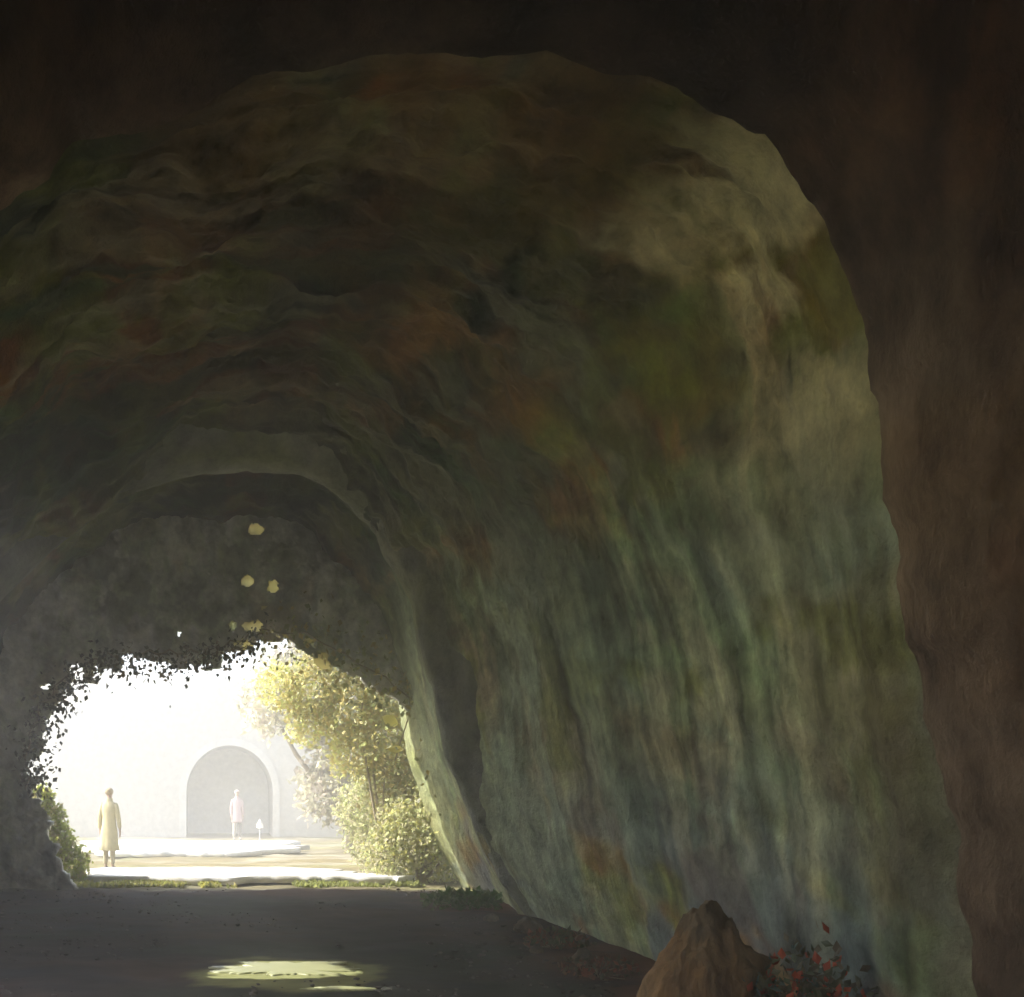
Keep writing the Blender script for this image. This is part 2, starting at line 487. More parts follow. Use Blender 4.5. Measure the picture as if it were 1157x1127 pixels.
eo = V[-1][:, [0, 2]]
arch_in = inside(ccx, ccz, np.vstack([c2 + (eo - c2) * 1.12, ]))
arch_in |= (ccz < 0.3) & (np.abs(ccx) < 4.3)
ek = arch_in & ~hole
en = 0.20 * fbm(GX * 0.8, GZ * 0.8, 0, 5, 211) + 0.07 * fbm(GX * 2.5, GZ * 2.0, 0, 4, 213)
en = en * (1 - flat)
EV = np.stack([GX, DE + en, GZ], -1)
ec = np.ones(EV.shape) * np.array((0.76, 0.76, 0.70))
h1 = fbm(GX * 0.9, GZ * 0.9, 0, 5, 221); h2 = fbm(GX * 1.7, GZ * 0.8 + 9, 0, 5, 223)
ec = stain(ec, sm(-0.1, 0.7, h1) * 0.8, (0.58, 0.57, 0.60))
ec = stain(ec, sm(-0.1, 0.5, h2) * 0.75, (0.42, 0.48, 0.30))
h3 = fbm(GX * 2.6, GZ * 2.2 + 4, 0, 5, 227, 0.6)
ec = stain(ec, sm(0.05, 0.5, h3) * 0.6, (0.30, 0.31, 0.28))
ec = stain(ec, sm(0.1, 0.6, -h3) * 0.5, (0.74, 0.72, 0.64))
ec = stain(ec, sm(0.2, 0.8, -h2) * 0.35, (0.34, 0.34, 0.30))
ec = stain(ec, sm(0.3, 0.8, -h1) * 0.4, (0.42, 0.30, 0.18))
ew = tunnel_part("end_wall", EV, grid_faces(len(gx), len(gz), ek)[:, ::-1], M_rock, ec)
so = ew.modifiers.new("thickness", 'SOLIDIFY')
so.thickness = 0.10
so.offset = -1.0

# ------------------------------------------------------------------ ground
def axis(lo, hi, a, b, st):
    core = np.arange(a, b, st)
    l = [a]; d = st
    while l[-1] > lo:
        d *= 1.35; l.append(max(lo, l[-1] - d))
    h = [core[-1]]; d = st
    while h[-1] < hi:
        d *= 1.35; h.append(min(hi, h[-1] + d))
    return np.r_[l[1:][::-1], core, h[1:]]
gx2 = axis(-150, 150, -6, 7, 0.06); gy2 = axis(-150, 150, 4.5, 36, 0.09)
GX2, GY2 = np.meshgrid(gx2, gy2, indexing='ij')
gzv = (0.025 * fbm(GX2 * 0.8, GY2 * 0.8, 0, 4, 301) + 0.012 * fbm(GX2 * 3, GY2 * 3, 0, 3, 303)) * sm(60, 20, np.hypot(GX2, GY2 - 15)) * (1 - 0.92 * sm(1.6, 1.0, ((GX2 - 0.75) / 1.0) ** 2 + ((GY2 - 8.8) / 0.95) ** 2))
gcl = np.ones(GX2.shape + (3,)) * np.array((0.056, 0.047, 0.044))
k1 = fbm(GX2 * 0.35, GY2 * 1.3, 0, 5, 311); k2 = fbm(GX2 * 0.5 + 9, GY2 * 0.9, 0, 5, 313); k3 = fbm(GX2 * 1.1, GY2 * 2.2, 0, 4, 317)
gcl = stain(gcl, sm(0.0, 0.7, k1) * 0.7, (0.038, 0.036, 0.042))
gcl = stain(gcl, sm(0.1, 0.8, k2) * 0.6, (0.045, 0.066, 0.045))
gcl = stain(gcl, sm(0.2, 0.8, -k2) * 0.5, (0.095, 0.060, 0.044))
gcl = stain(gcl, sm(0.3, 0.8, k3) * 0.5, (0.050, 0.058, 0.070))
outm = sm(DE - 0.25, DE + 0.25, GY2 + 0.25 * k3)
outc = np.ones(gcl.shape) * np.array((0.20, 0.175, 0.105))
outc = stain(outc, sm(19.6, 20.4, GY2 + 0.6 * k2) * sm(23.8, 23.0, GY2 + 0.6 * k2) * 0.7, (0.22, 0.18, 0.09))  # tan band painted for the shadow between the sunlight stripes
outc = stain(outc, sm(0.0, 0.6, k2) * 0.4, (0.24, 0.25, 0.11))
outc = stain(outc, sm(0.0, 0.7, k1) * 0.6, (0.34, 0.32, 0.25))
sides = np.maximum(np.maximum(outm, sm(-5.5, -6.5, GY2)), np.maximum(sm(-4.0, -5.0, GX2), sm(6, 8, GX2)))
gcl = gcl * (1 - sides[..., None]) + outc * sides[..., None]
sun_fleck = ((GX2 - 0.66) / 1.3) ** 2 + ((GY2 - 8.8) / 0.95) ** 2
gcl = stain(gcl, sm(0.62, 0.40, sun_fleck + 0.3 * k3) * 0.9, (0.27, 0.28, 0.12))  # mossy tint fitted to the sun fleck, brightening the pool by colour
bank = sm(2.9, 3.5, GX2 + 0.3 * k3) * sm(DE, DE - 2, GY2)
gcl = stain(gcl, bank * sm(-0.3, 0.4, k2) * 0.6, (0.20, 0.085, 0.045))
bounce_patch = sm(7.4, 6.9, GY2 + 0.12 * k3) * sm(4.3, 4.8, GY2) * sm(3.0, 2.0, GX2 + 0.3 * k3)
gcl = stain(gcl, bounce_patch * 0.95, (0.72, 0.70, 0.62))       # unseen pale patch added to bounce light from the side opening
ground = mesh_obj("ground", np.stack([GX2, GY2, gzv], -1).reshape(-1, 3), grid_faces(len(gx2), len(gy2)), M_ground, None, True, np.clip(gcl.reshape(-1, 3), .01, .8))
tag(ground, "dark damp earth floor that turns pale in the sunlight outside", "ground", None, "structure")

# pale strips that paint the stripes of sunlight beyond the exit
def stripe(name, rows, label, seed):
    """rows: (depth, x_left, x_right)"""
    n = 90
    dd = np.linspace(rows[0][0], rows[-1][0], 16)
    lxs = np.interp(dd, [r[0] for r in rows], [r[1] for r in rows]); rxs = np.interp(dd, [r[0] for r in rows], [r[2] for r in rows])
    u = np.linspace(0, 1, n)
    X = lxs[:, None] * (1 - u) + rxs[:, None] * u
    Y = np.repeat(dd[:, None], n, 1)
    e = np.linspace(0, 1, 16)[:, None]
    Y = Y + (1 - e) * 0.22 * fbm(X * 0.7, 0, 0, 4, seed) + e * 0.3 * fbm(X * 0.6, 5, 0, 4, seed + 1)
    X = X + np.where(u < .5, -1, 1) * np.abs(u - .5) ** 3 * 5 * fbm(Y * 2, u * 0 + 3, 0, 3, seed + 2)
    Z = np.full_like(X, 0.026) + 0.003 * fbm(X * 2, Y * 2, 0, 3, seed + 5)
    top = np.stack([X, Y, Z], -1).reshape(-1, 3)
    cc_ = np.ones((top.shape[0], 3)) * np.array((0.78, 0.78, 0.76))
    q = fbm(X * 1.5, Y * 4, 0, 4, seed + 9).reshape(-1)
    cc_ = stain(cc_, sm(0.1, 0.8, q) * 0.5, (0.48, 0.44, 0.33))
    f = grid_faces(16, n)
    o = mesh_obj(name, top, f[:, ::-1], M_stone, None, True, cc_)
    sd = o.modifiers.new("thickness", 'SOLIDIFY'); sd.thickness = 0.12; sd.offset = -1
    tag(o, label, "light_stripe", None, "structure")
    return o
stripe("light_stripe", [(16.9, -2.05, 3.5), (17.8, -2.3, 3.1), (19.0, -2.5, 1.8)], "pale strip painted as a bright stripe of sunlight just outside the tunnel exit", 401)
stripe("light_stripe", [(23.6, -2.7, 0.6), (25.5, -3.0, 1.9), (29.2, -3.2, 1.9)], "second pale strip painted as a stripe of sunlight near the far archway", 431)

# ------------------------------------------------------------------ puddles in the pool of light
def puddle(name, cx, cyy, rx, ry, label, seed):
    n = 220
    a = np.linspace(0, 2 * np.pi, n, endpoint=False)
    rr = 1 + 0.45 * fbm(np.cos(a) * 0.8, np.sin(a) * 4.0, 0, 5, seed, 0.6)
    prof = [(0.0, 0.004), (0.5, 0.005), (0.9, 0.004), (1.0, 0.0), (0.98, -0.04)]
    vv = [(0, 0, prof[0][1])]
    for k, z in prof[1:]:
        vv += [(rx * k * r * math.cos(t), ry * k * r * math.sin(t), z) for t, r in zip(a, rr)]
    ff = [[0, 1 + i, 1 + (i + 1) % n] for i in range(n)]
    for j in range(len(prof) - 2):
        b0, b1 = 1 + j * n, 1 + (j + 1) * n
        ff += [[b0 + i, b1 + i, b1 + (i + 1) % n, b0 + (i + 1) % n] for i in range(n)]
    m, t, b = new_mat("murky_water")
    no = N(t, "ShaderNodeTexNoise"); no.inputs["Scale"].default_value = 5; no.inputs["Detail"].default_value = 6
    tc = N(t, "ShaderNodeTexCoord"); cr = N(t, "ShaderNodeValToRGB")
    cr.color_ramp.elements[0].color = (0.30, 0.31, 0.14, 1); cr.color_ramp.elements[1].color = (0.38, 0.39, 0.20, 1)
    t.links.new(tc.outputs["Object"], no.inputs["Vector"]); t.links.new(no.outputs["Fac"], cr.inputs[0]); t.links.new(cr.outputs[0], b.inputs["Base Color"])
    b.inputs["Roughness"].default_value = 0.4
    b.inputs["Specular IOR Level"].default_value = 0.5
    o = mesh_obj(name, vv, ff, m)
    o.location = (cx, cyy, 0.008)
    return tag(o, label, "puddle", None, None)
puddle("puddle", 0.66, 8.95, 0.56, 0.33, "shallow yellow-green puddle lit by sunlight on the dark floor", 501)
puddle("puddle", 1.08, 8.06, 0.26, 0.07, "thin sliver of puddle in front of the larger sunlit puddle", 503)

# ------------------------------------------------------------------ leaves
rng = np.random.default_rng(11)
def leaf_mesh(name, pos, size, cols, mat, parent=None, updir=None, elong=1.6, spread=1.0):
    """one folded pointed blade of four faces per leaf"""
    n = len(pos)
    size = np.broadcast_to(np.asarray(size, float), (n,))
    d = rng.normal(size=(n, 3))
    if updir is not None:
        d = d * spread + np.asarray(updir)
    d /= np.linalg.norm(d, axis=1, keepdims=True)
    q = rng.normal(size=(n, 3))
    sd = np.cross(d, q); sd /= np.linalg.norm(sd, axis=1, keepdims=True)
    up = np.cross(d, sd)
    L_ = (size * elong)[:, None]; W_ = (size * 0.5)[:, None]
    p0 = pos
    pm = pos + d * L_ * 0.5 - up * W_ * 0.25
    p1 = pos + d * L_
    pl = pos + d * L_ * 0.42 + sd * W_
    pr = pos + d * L_ * 0.42 - sd * W_
    v = np.stack([p0, pl, p1, pr, pm], 1).reshape(-1, 3)
    b = np.arange(n)[:, None] * 5
    f = np.concatenate([b + np.array([[0, 4, 1]]), b + np.array([[4, 2, 1]]), b + np.array([[0, 3, 4]]), b + np.array([[3, 2, 4]])])
    cc_ = np.repeat(cols, 5, 0)
    return mesh_obj(name, v, f, mat, parent, False, cc_)

def clumps(centres, radii, n, shell=0.55):
    centres = np.array(centres, float); radii = np.array(radii, float)
    if radii.ndim == 1: radii = np.repeat(radii[:, None], 3, 1)
    wgt = (radii.prod(1)) ** (2 / 3); wgt /= wgt.sum()
    idx = rng.choice(len(centres), n, p=wgt)
    d = rng.normal(size=(n, 3)); d /= np.linalg.norm(d, axis=1, keepdims=True)
    r = shell + (1 - shell) * rng.random(n) ** 0.6
    r *= 1 + 0.12 * rng.normal(size=n)
    return centres[idx] + d * radii[idx] * r[:, None], idx

def pick(cols, n, jit=0.18):
    cols = np.array(cols)
    c_ = cols[rng.integers(0, len(cols), n)]
    return np.clip(c_ * (1 + jit * rng.normal(size=(n, 1))), 0.01, 0.85)

def stems(name, base, tips, r0, r1, mat, parent):
    bm = bmesh.new()
    for tip in tips:
        a, b = Vector(base), Vector(tip)
        mid = a.lerp(b, 0.5) + Vector((random.uniform(-.1, .1), random.uniform(-.1, .1), .08)) * (b - a).length
        pts = [a, a.lerp(mid, .5), mid, mid.lerp(b, .5), b]
        prev = None
        for i, p in enumerate(pts):
            rr = r0 + (r1 - r0) * i / 4
            dr = (pts[min(i + 1, 4)] - pts[max(i - 1, 0)]).normalized()
            s_ = dr.orthogonal().normalized(); u_ = dr.cross(s_)
            ring = [bm.verts.new(p + (s_ * math.cos(k * math.pi / 3) + u_ * math.sin(k * math.pi / 3)) * rr) for k in range(6)]
            if prev:
                for k in range(6):
                    bm.faces.new((prev[k], prev[(k + 1) % 6], ring[(k + 1) % 6], ring[k]))
            prev = ring
        bm.faces.new(prev)
    me = bpy.data.meshes.new(name)
    bmesh.ops.recalc_face_normals(bm, faces=bm.faces)
    bm.to_mesh(me); bm.free()
    me.materials.append(mat)
    me.polygons.foreach_set("use_smooth", [True] * len(me.polygons))
    return link(bpy.data.objects.new(name, me), parent)

YG = [(0.60, 0.58, 0.22), (0.66, 0.58, 0.24), (0.52, 0.56, 0.23), (0.66, 0.60, 0.32), (0.62, 0.52, 0.22)]
PALE = [(0.62, 0.62, 0.36), (0.56, 0.60, 0.30), (0.66, 0.62, 0.42)]
DKG = [(0.06, 0.07, 0.035), (0.09, 0.09, 0.05), (0.05, 0.055, 0.045)]
def shrub(loc, blobs, n, size, cols, label, group=None, name="shrub", cat="shrub", crown="foliage", trunk="stem", r0=0.05, mat=None, fork=0.25):
    root = empty(name, loc)
    tag(root, label, cat, group)
    cs = [b[:3] for b in blobs]; rs = [b[3] if not isinstance(b[3], tuple) else b[3] for b in blobs]
    rs = [(r, r, r) if not isinstance(r, tuple) else r for r in rs]
    p, idx = clumps(cs, rs, n)
    p[:, 2] = np.maximum(p[:, 2], 0.02)
    cc_ = pick(cols, n) * (0.75 + 0.5 * _hash(idx, idx * 3, idx * 7, 5))[:, None]
    leaf_mesh(crown, p, size * (0.6 + 0.8 * rng.random(n)), np.clip(cc_, .01, .8), mat or M_leaf, root, (0, 0, 0.2))
    if trunk == "trunk":
        stems("trunk", (0, 0, -0.05), [(0.05, 0, cs[0][2] * fork)], r0, r0 * .8, M_bark, root)
        lb = (0.05, 0, cs[0][2] * fork - 0.05)
        stems("limbs", lb, cs, r0 * .7, r0 * .15, M_bark, root)
    else:
        stems(trunk, (0, 0, -0.05), [q for q in cs if q[0] > -0.45], r0, r0 * .2, M_bark, root)
    return root

shrub((3.2, 17.9, 0), [(-0.6, 0, 3.1, .65), (-1.3, .2, 3.5, .6), (0.0, 0, 2.6, .8), (.6, .1, 2.1, .85), (-.5, .4, 2.4, .6), (-1.9, .3, 3.6, .5), (0.9, .1, 1.2, .85), (-1.4, .5, 2.9, .45), (.2, .3, 1.5, .6), (-.9, .2, 4.3, .7), (.2, .2, 3.7, .8), (-.2, .3, 4.9, .6)],
      17000, 0.062, YG + PALE[:1], "tall yellow-green shrub arching over the right side of the tunnel exit", r0=.03)
shrub((3.7, 17.3, 0), [(.3, .1, 2.7, .6), (.9, .1, 1.5, .7), (-.3, .1, 1.0, .5), (0, 0, .9, .65), (.5, 0, 1.4, .7), (.3, .3, .5, .6), (-.5, .2, .5, .5), (.9, 0, .7, .7), (.7, .2, 2.0, .6)],
      15000, 0.055, PALE + YG[:1], "low pale green bush at the right jamb of the tunnel exit", r0=.04)
shrub((3.35, 19.4, 0), [(0, 0, .7, .7), (.7, 0, 1.1, .8), (-.3, .2, 1.3, .6), (.2, .3, 1.9, .6)],
      7000, 0.06, PALE, "pale hazy bush behind the low bush at the exit", r0=.04)
shrub((-2.78, 17.0, 0), [(-.1, 0, 1.15, .3), (.0, .1, .75, .36), (.22, .1, .35, .38), (-.2, 0, 1.5, .22)],
      4200, 0.055, [(0.52, 0.56, 0.12), (0.46, 0.52, 0.13), (0.56, 0.50, 0.26)], "small bright lime-green bush at the left jamb of the exit", r0=.025)
shrub((3.7, 26.0, 0), [(-.6, 0, 1.6, .9), (.6, 0, 1.2, 1.0), (0, 0, 4.0, 1.5), (-1.3, 0, 4.4, 1.2), (1.0, .4, 4.6, 1.4), (-2.2, .2, 4.0, .9), (-.4, .5, 5.2, 1.2), (.3, 0, 2.6, 1.4)],
      12000, 0.13, [(0.54, 0.52, 0.38), (0.50, 0.48, 0.34), (0.56, 0.50, 0.42)], "pale cream-leaved tree right of the far archway", name="tree", cat="tree", crown="crown", trunk="trunk", r0=.14, fork=.4)
shrub((7.5, 22.5, 0), [(0, 0, 4.5, 2.0), (-1.5, 0, 3.2, 1.6), (1.0, .4, 5.6, 1.8), (-.4, .5, 2.2, 1.6)],
      7000, 0.16, YG, "yellow-green tree standing far to the right of the exit", name="tree", cat="tree", crown="crown", trunk="trunk", r0=.16, fork=.4)

# wooded slope closing the view behind the far archway
hx_ = np.linspace(-90, 90, 180); hy_ = np.linspace(46, 100, 60)
HX, HY = np.meshgrid(hx_, hy_, indexing='ij')
hz_ = -0.4 + 11 * sm(46, 74, HY + 3 * fbm(HX * .06, HY * .06, 0, 3, 801)) + 0.7 * fbm(HX * .3, HY * .3, 0, 5, 803) * sm(46, 52, HY)
hcl = stain(np.ones(HX.shape + (3,)) * np.array((0.10, 0.11, 0.06)), sm(-.2, .6, fbm(HX * .2, HY * .2, 0, 5, 805)) * .8, (0.17, 0.165, 0.11))
tag(mesh_obj("hill", np.stack([HX, HY, hz_], -1).reshape(-1, 3), grid_faces(180, 60)[:, ::-1], M_ground, None, True, hcl.reshape(-1, 3)),
    "pale grassy slope in the haze behind the far archway", "hill", None, "structure")

shrub((-8.8, 6.7, 0), [(0.3, -.2, 6.9, 2.3), (1.0, -1.2, 6.2, 1.6), (.6, .1, 5.6, 1.5), (0, -1.8, 7.2, 1.2)],
      16000, 0.22, [(0.16, 0.20, 0.07), (0.20, 0.22, 0.08)], "unseen leafy tree added to screen the side opening from the sun", name="tree", cat="tree", crown="crown", trunk="trunk", r0=.2, fork=.5, mat=M_dleaf)  # added out of view to block the sun beam into the tunnel

# ivy fringe round the opening: dark leaves hanging over its rim
def rim_ivy(i0, i1, n, label, size, cols, spread=0.16, out=0.1):
    seg = opoly[i0:i1 + 1]
    d = np.r_[0, np.cumsum(np.linalg.norm(np.diff(seg, axis=0), axis=1))]
    t = rng.random(n) * d[-1]
    cl = 0.5 + 0.5 * np.sin(t * 5) * np.sin(t * 11 + 1)
    X = np.interp(t, d, seg[:, 0]); Z = np.interp(t, d, seg[:, 1])
    cxz = np.array([-0.4, 1.4])
    ox, oz = X - cxz[0], Z - cxz[1]
    ln = np.hypot(ox, oz)
    off = out * 0.6 + rng.normal(size=n) * spread - 0.10 * cl
    P = np.stack([X + ox / ln * off, DE - 0.12 - 0.22 * rng.random(n), Z + oz / ln * off], 1)
    base = np.array([P[:, 0].mean(), DE, P[:, 2].min()])
    root = empty("ivy", tuple(base))
    tag(root, label, "ivy")
    leaf_mesh("leaves", P - base, size * (0.6 + 0.8 * rng.random(n)), pick(cols, n), M_dleaf, root, (0, -0.3, -0.8), 1.4, 0.8)
    k = 24
    ti = np.linspace(0, d[-1], k)
    xi, zi = np.interp(ti, d, seg[:, 0]), np.interp(ti, d, seg[:, 1])
    li = np.hypot(xi - cxz[0], zi - cxz[1])
    pts = [(x + (x - cxz[0]) / l * (.16 + .05 * math.sin(j * 1.7)) - base[0], -0.18, z + (z - cxz[1]) / l * (.16 + .05 * math.cos(j * 2.1)) - base[2]) for j, (x, z, l) in enumerate(zip(xi, zi, li))]
    bm = bmesh.new()
    prev = None
    for j, p in enumerate(pts):
        dr = (Vector(pts[min(j + 1, k - 1)]) - Vector(pts[max(j - 1, 0)])).normalized()
        s_ = Vector((0, 1, 0)).cross(dr).normalized(); u_ = Vector((0, 1, 0))
        ring = [bm.verts.new(Vector(p) + (s_ * math.cos(q * math.pi / 2) + u_ * math.sin(q * math.pi / 2)) * 0.014) for q in range(4)]
        if prev:
            for q in range(4): bm.faces.new((prev[q], prev[(q + 1) % 4], ring[(q + 1) % 4], ring[q]))
        prev = ring
    me = bpy.data.meshes.new("stem"); bm.to_mesh(me); bm.free(); me.materials.append(M_bark)
    link(bpy.data.objects.new("stem", me), root)
    return root
rim_ivy(3, 7, 620, "dark ivy with gaps of daylight along the left rim of the exit", 0.065, DKG)
rim_ivy(7, 11, 520, "dark ivy hanging over the top rim of the exit", 0.065, DKG + [(0.16, 0.12, 0.06)])
rim_ivy(11, 17, 700, "olive ivy trailing down the sloping right rim of the exit", 0.07, [(0.40, 0.40, 0.16), (0.30, 0.32, 0.13), (0.46, 0.38, 0.14)], spread=.32, out=.25)

# creepers with a few big pale leaves on the end wall
def creeper(pts_px, leaves_px, label, d, cols, size):
    base = np.array([*XZ(*pts_px[0], d)])
    root = empty("creeper", (base[0], d, base[1]))
    tag(root, label, "creeper")
    bm = bmesh.new()
    P = [Vector((XZ(x, y, d)[0] - base[0], 0.02 * math.sin(i * 2), XZ(x, y, d)[1] - base[1])) for i, (x, y) in enumerate(pts_px)]
    prev = None
    for j, p in enumerate(P):
        dr = (P[min(j + 1, len(P) - 1)] - P[max(j - 1, 0)]).normalized()
        s_ = Vector((0, 1, 0)).cross(dr).normalized()
        ring = [bm.verts.new(p + (s_ * math.cos(q * math.pi / 2) + Vector((0, 1, 0)) * math.sin(q * math.pi / 2)) * 0.010) for q in range(4)]
        if prev:
            for q in range(4): bm.faces.new((prev[q], prev[(q + 1) % 4], ring[(q + 1) % 4], ring[q]))
        prev = ring
    me = bpy.data.meshes.new("stem"); bm.to_mesh(me); bm.free(); me.materials.append(M_bark)
    link(bpy.data.objects.new("stem", me), root)
    for (x, y, ln, wd, ang) in leaves_px:
        X, Z = XZ(x, y, d)
        k = d / 1100
        n = 9
        vv, ff = [], []
        for i in range(n):
            u = i / (n - 1)
            hw = wd * k * math.sin(math.pi * u) ** 0.75 + 0.001
            for s_ in (-1, 0, 1):
                vv.append(((u - .5) * 2 * ln * k, -0.03 * (1 - abs(s_)) - 0.05 * math.sin(u * 3), s_ * hw))
        for i in range(n - 1):
            for q in range(2):
                a = i * 3 + q
                ff.append([a, a + 1, a + 4, a + 3])
        ca, sa = math.cos(R(ang)), math.sin(R(ang))
        vv = [(a * ca - c_ * sa + X - base[0], b - 0.06, a * sa + c_ * ca + Z - base[1]) for a, b, c_ in vv]
        cc_ = np.ones((len(vv), 3)) * np.array(cols[random.randrange(len(cols))])
        o = mesh_obj("leaf", vv, ff, M_bleaf, root, True, cc_)
        sd = o.modifiers.new("thickness", 'SOLIDIFY'); sd.thickness = 0.004
PLF = [(0.72, 0.66, 0.40), (0.70, 0.64, 0.36), (0.66, 0.66, 0.42)]
creeper([(292, 560), (288, 600), (296, 640), (290, 680), (280, 715), (268, 730)],
        [(290, 598, 24, 15, 0), (280, 658, 21, 14, -30), (309, 663, 21, 14, -40), (285, 707, 22, 14, -20), (262, 709, 15, 10, -60), (271, 727, 19, 10, 0), (299, 688, 11, 8, 20), (348, 727, 18, 10, -20), (366, 744, 15, 13, -60)],
        "creeper with a few big pale yellow leaves showing through gaps above the exit", DE + 0.14, PLF, 1)
creeper([(470, 780), (462, 810), (452, 840), (446, 860)],
        [(440, 815, 10, 6, -30), (469, 811, 11, 5, 80), (446, 847, 9, 4, 0)],
        "short creeper with a few olive leaves showing through gaps right of the exit", DE + 0.14, [(0.76, 0.72, 0.38), (0.70, 0.66, 0.34)], 1)

# ------------------------------------------------------------------ far archway
ar = empty("stone_archway", (0.6, 34.0, 0), 0.0)
tag(ar, "pale plastered wall with a round archway far off in the haze", "archway")
def arch_pts(wd, hgt, n=40):
    r = wd / 2
    a = np.linspace(math.pi, 0, n)
    return [(-r, 0)] + [(r * math.cos(t), hgt - r * 1.1 + r * 1.1 * math.sin(t)) for t in a] + [(r, 0)]
AW, AH = 3.05, 3.22
ain = arch_pts(AW, AH)
def wall_arch(name, ain, outer, y0, y1, mat, colr, parent):
    """outline ring between two polylines with the same count, extruded from y0 to y1"""
    n = len(ain)
    vv = [(x, y0, z) for x, z in ain] + [(x, y0, z) for x, z in outer] + [(x, y1, z) for x, z in ain] + [(x, y1, z) for x, z in outer]
    ff = []
    for i in range(n - 1):
        ff += [[i, i + 1, n + i + 1, n + i], [2 * n + i, 3 * n + i, 3 * n + i + 1, 2 * n + i + 1], [i, 2 * n + i, 2 * n + i + 1, i + 1], [n + i, n + i + 1, 3 * n + i + 1, 3 * n + i]]
    cc_ = np.ones((len(vv), 3)) * np.array(colr)
    return mesh_obj(name, vv, ff, mat, parent, False, cc_)
nA = len(ain)
outer = []
for i, (x, z) in enumerate(ain):
    u = i / (nA - 1)
    per = [(-6.0, 0), (-6.0, 4.3), (-4.2, 4.6), (-2.2, 5.3), (0, 5.5), (3.0, 5.2), (7.5, 5.0), (7.5, 0)]
    dper = np.r_[0, np.cumsum([math.dist(per[k], per[k + 1]) for k in range(len(per) - 1)])]
    t = u * dper[-1]
    outer.append((float(np.interp(t, dper, [p[0] for p in per])), float(np.interp(t, dper, [p[1] for p in per]))))
wall_arch("wall", ain, outer, 0.0, 0.7, M_stone, (0.52, 0.50, 0.45), ar)
wall_arch("arch_ring", arch_pts(AW - 0.02, AH - 0.01), arch_pts(AW + 0.46, AH + 0.24), -0.09, 0.3, M_stone, (0.56, 0.545, 0.50), ar)
wall_arch("passage", arch_pts(AW + 0.02, AH + 0.01), arch_pts(AW + 0.6, AH + 0.3), 0.7, 3.2, M_stone, (0.55, 0.54, 0.50), ar)

# small post with a pointed white head
mesh_obj("passage_end", [(-2.2, 3.0, 0), (2.2, 3.0, 0), (2.2, 3.0, 3.6), (-2.2, 3.0, 3.6), (-2.2, 3.2, 0), (2.2, 3.2, 0), (2.2, 3.2, 3.6), (-2.2, 3.2, 3.6)],
         [[0, 1, 2, 3], [5, 4, 7, 6], [3, 2, 6, 7], [1, 5, 6, 2], [4, 0, 3, 7]], M_stone, ar, False, np.ones((8, 3)) * np.array((0.80, 0.79, 0.74)))
pr = empty("lamp_post", (1.36, 27.9, 0.0))
tag(pr, "thin short post with a small pointed white head near the far archway", "lamp post")
def lathe(name, prof, n, mat, parent, off=(0, 0, 0), smooth=True):
    vv, ff = [], []
    for r, z in prof:
        vv += [(off[0] + r * math.cos(2 * math.pi * i / n), off[1] + r * math.sin(2 * math.pi * i / n), off[2] + z) for i in range(n)]
    for j in range(len(prof) - 1):
        ff += [[j * n + i, j * n + (i + 1) % n, (j + 1) * n + (i + 1) % n, (j + 1) * n + i] for i in range(n)]
    ff += [list(range(n))[::-1], [(len(prof) - 1) * n + i for i in range(n)]]
    return mesh_obj(name, vv, ff, mat, parent, smooth)
M_white = plain("white_paint", (0.78, 0.76, 0.68), 0.6, 0.4, 0.05)
M_post = plain("grey_post", (0.42, 0.42, 0.42), 0.7, 0.4, 0.1)
lathe("post", [(0.035, 0.0), (0.016, 0.05), (0.013, 0.58)], 8, M_post, pr)
lathe("head", [(0.07, 0.56), (0.10, 0.58), (0.085, 0.68), (0.02, 0.80), (0.008, 0.82)], 4, M_white, pr, smooth=False)

# ------------------------------------------------------------------ boulder and plants at the foot of the right wall
def boulder(loc, sx, sy, sz, label, seed, base_c, top_c):
    bm = bmesh.new()
    bmesh.ops.create_icosphere(bm, subdivisions=5 if sx < .2 else 6, radius=1)
    P = np.array([v.co[:] for v in bm.verts])
    z = P[:, 2]
    taper = 1 - 0.42 * sm(-0.2, 1.0, z)
    P[:, 0] *= taper; P[:, 1] *= taper
    rel = 0.16 * fbm(P[:, 0] * 1.3, P[:, 1] * 1.3, P[:, 2] * 1.3, 4, seed) + 0.05 * fbm(P[:, 0] * 5, P[:, 1] * 5, P[:, 2] * 2, 4, seed + 3)
    fac = np.abs(vnoise(P[:, 0] * 2.2, P[:, 1] * 2.2, P[:, 2] * 1.4, seed + 7)) * 0.16 + np.abs(vnoise(P[:, 0] * 5, P[:, 1] * 5, P[:, 2] * 3, seed + 9)) * 0.07
    P *= (1 + rel - fac)[:, None]
    cc_ = np.ones((len(P), 3)) * np.array(base_c)
    cc_ = stain(cc_, sm(0.1, 0.8, z + 0.4 * fbm(P[:, 0] * 2, P[:, 1] * 2, P[:, 2] * 2, 4, seed + 11)) * 0.8, top_c)
    cc_ = stain(cc_, sm(0.1, 0.6, fbm(P[:, 0] * 3, P[:, 1] * 3, P[:, 2] * 1.2, 4, seed + 13)) * 0.5, (0.14, 0.11, 0.07))
    P = P * np.array([sx, sy, sz])
    f = [[v.index for v in fa.verts] for fa in bm.faces]
    bm.free()
    o = mesh_obj("boulder", P, f, M_front, None, True, np.clip(cc_, .01, .8))
    o.location = loc
    return tag(o, label, "boulder")
boulder((3.38, 6.6, 0.24), 0.45, 0.42, 0.69, "orange-brown cone-shaped boulder at the foot of the right wall", 601, (0.25, 0.155, 0.075), (0.15, 0.12, 0.075))

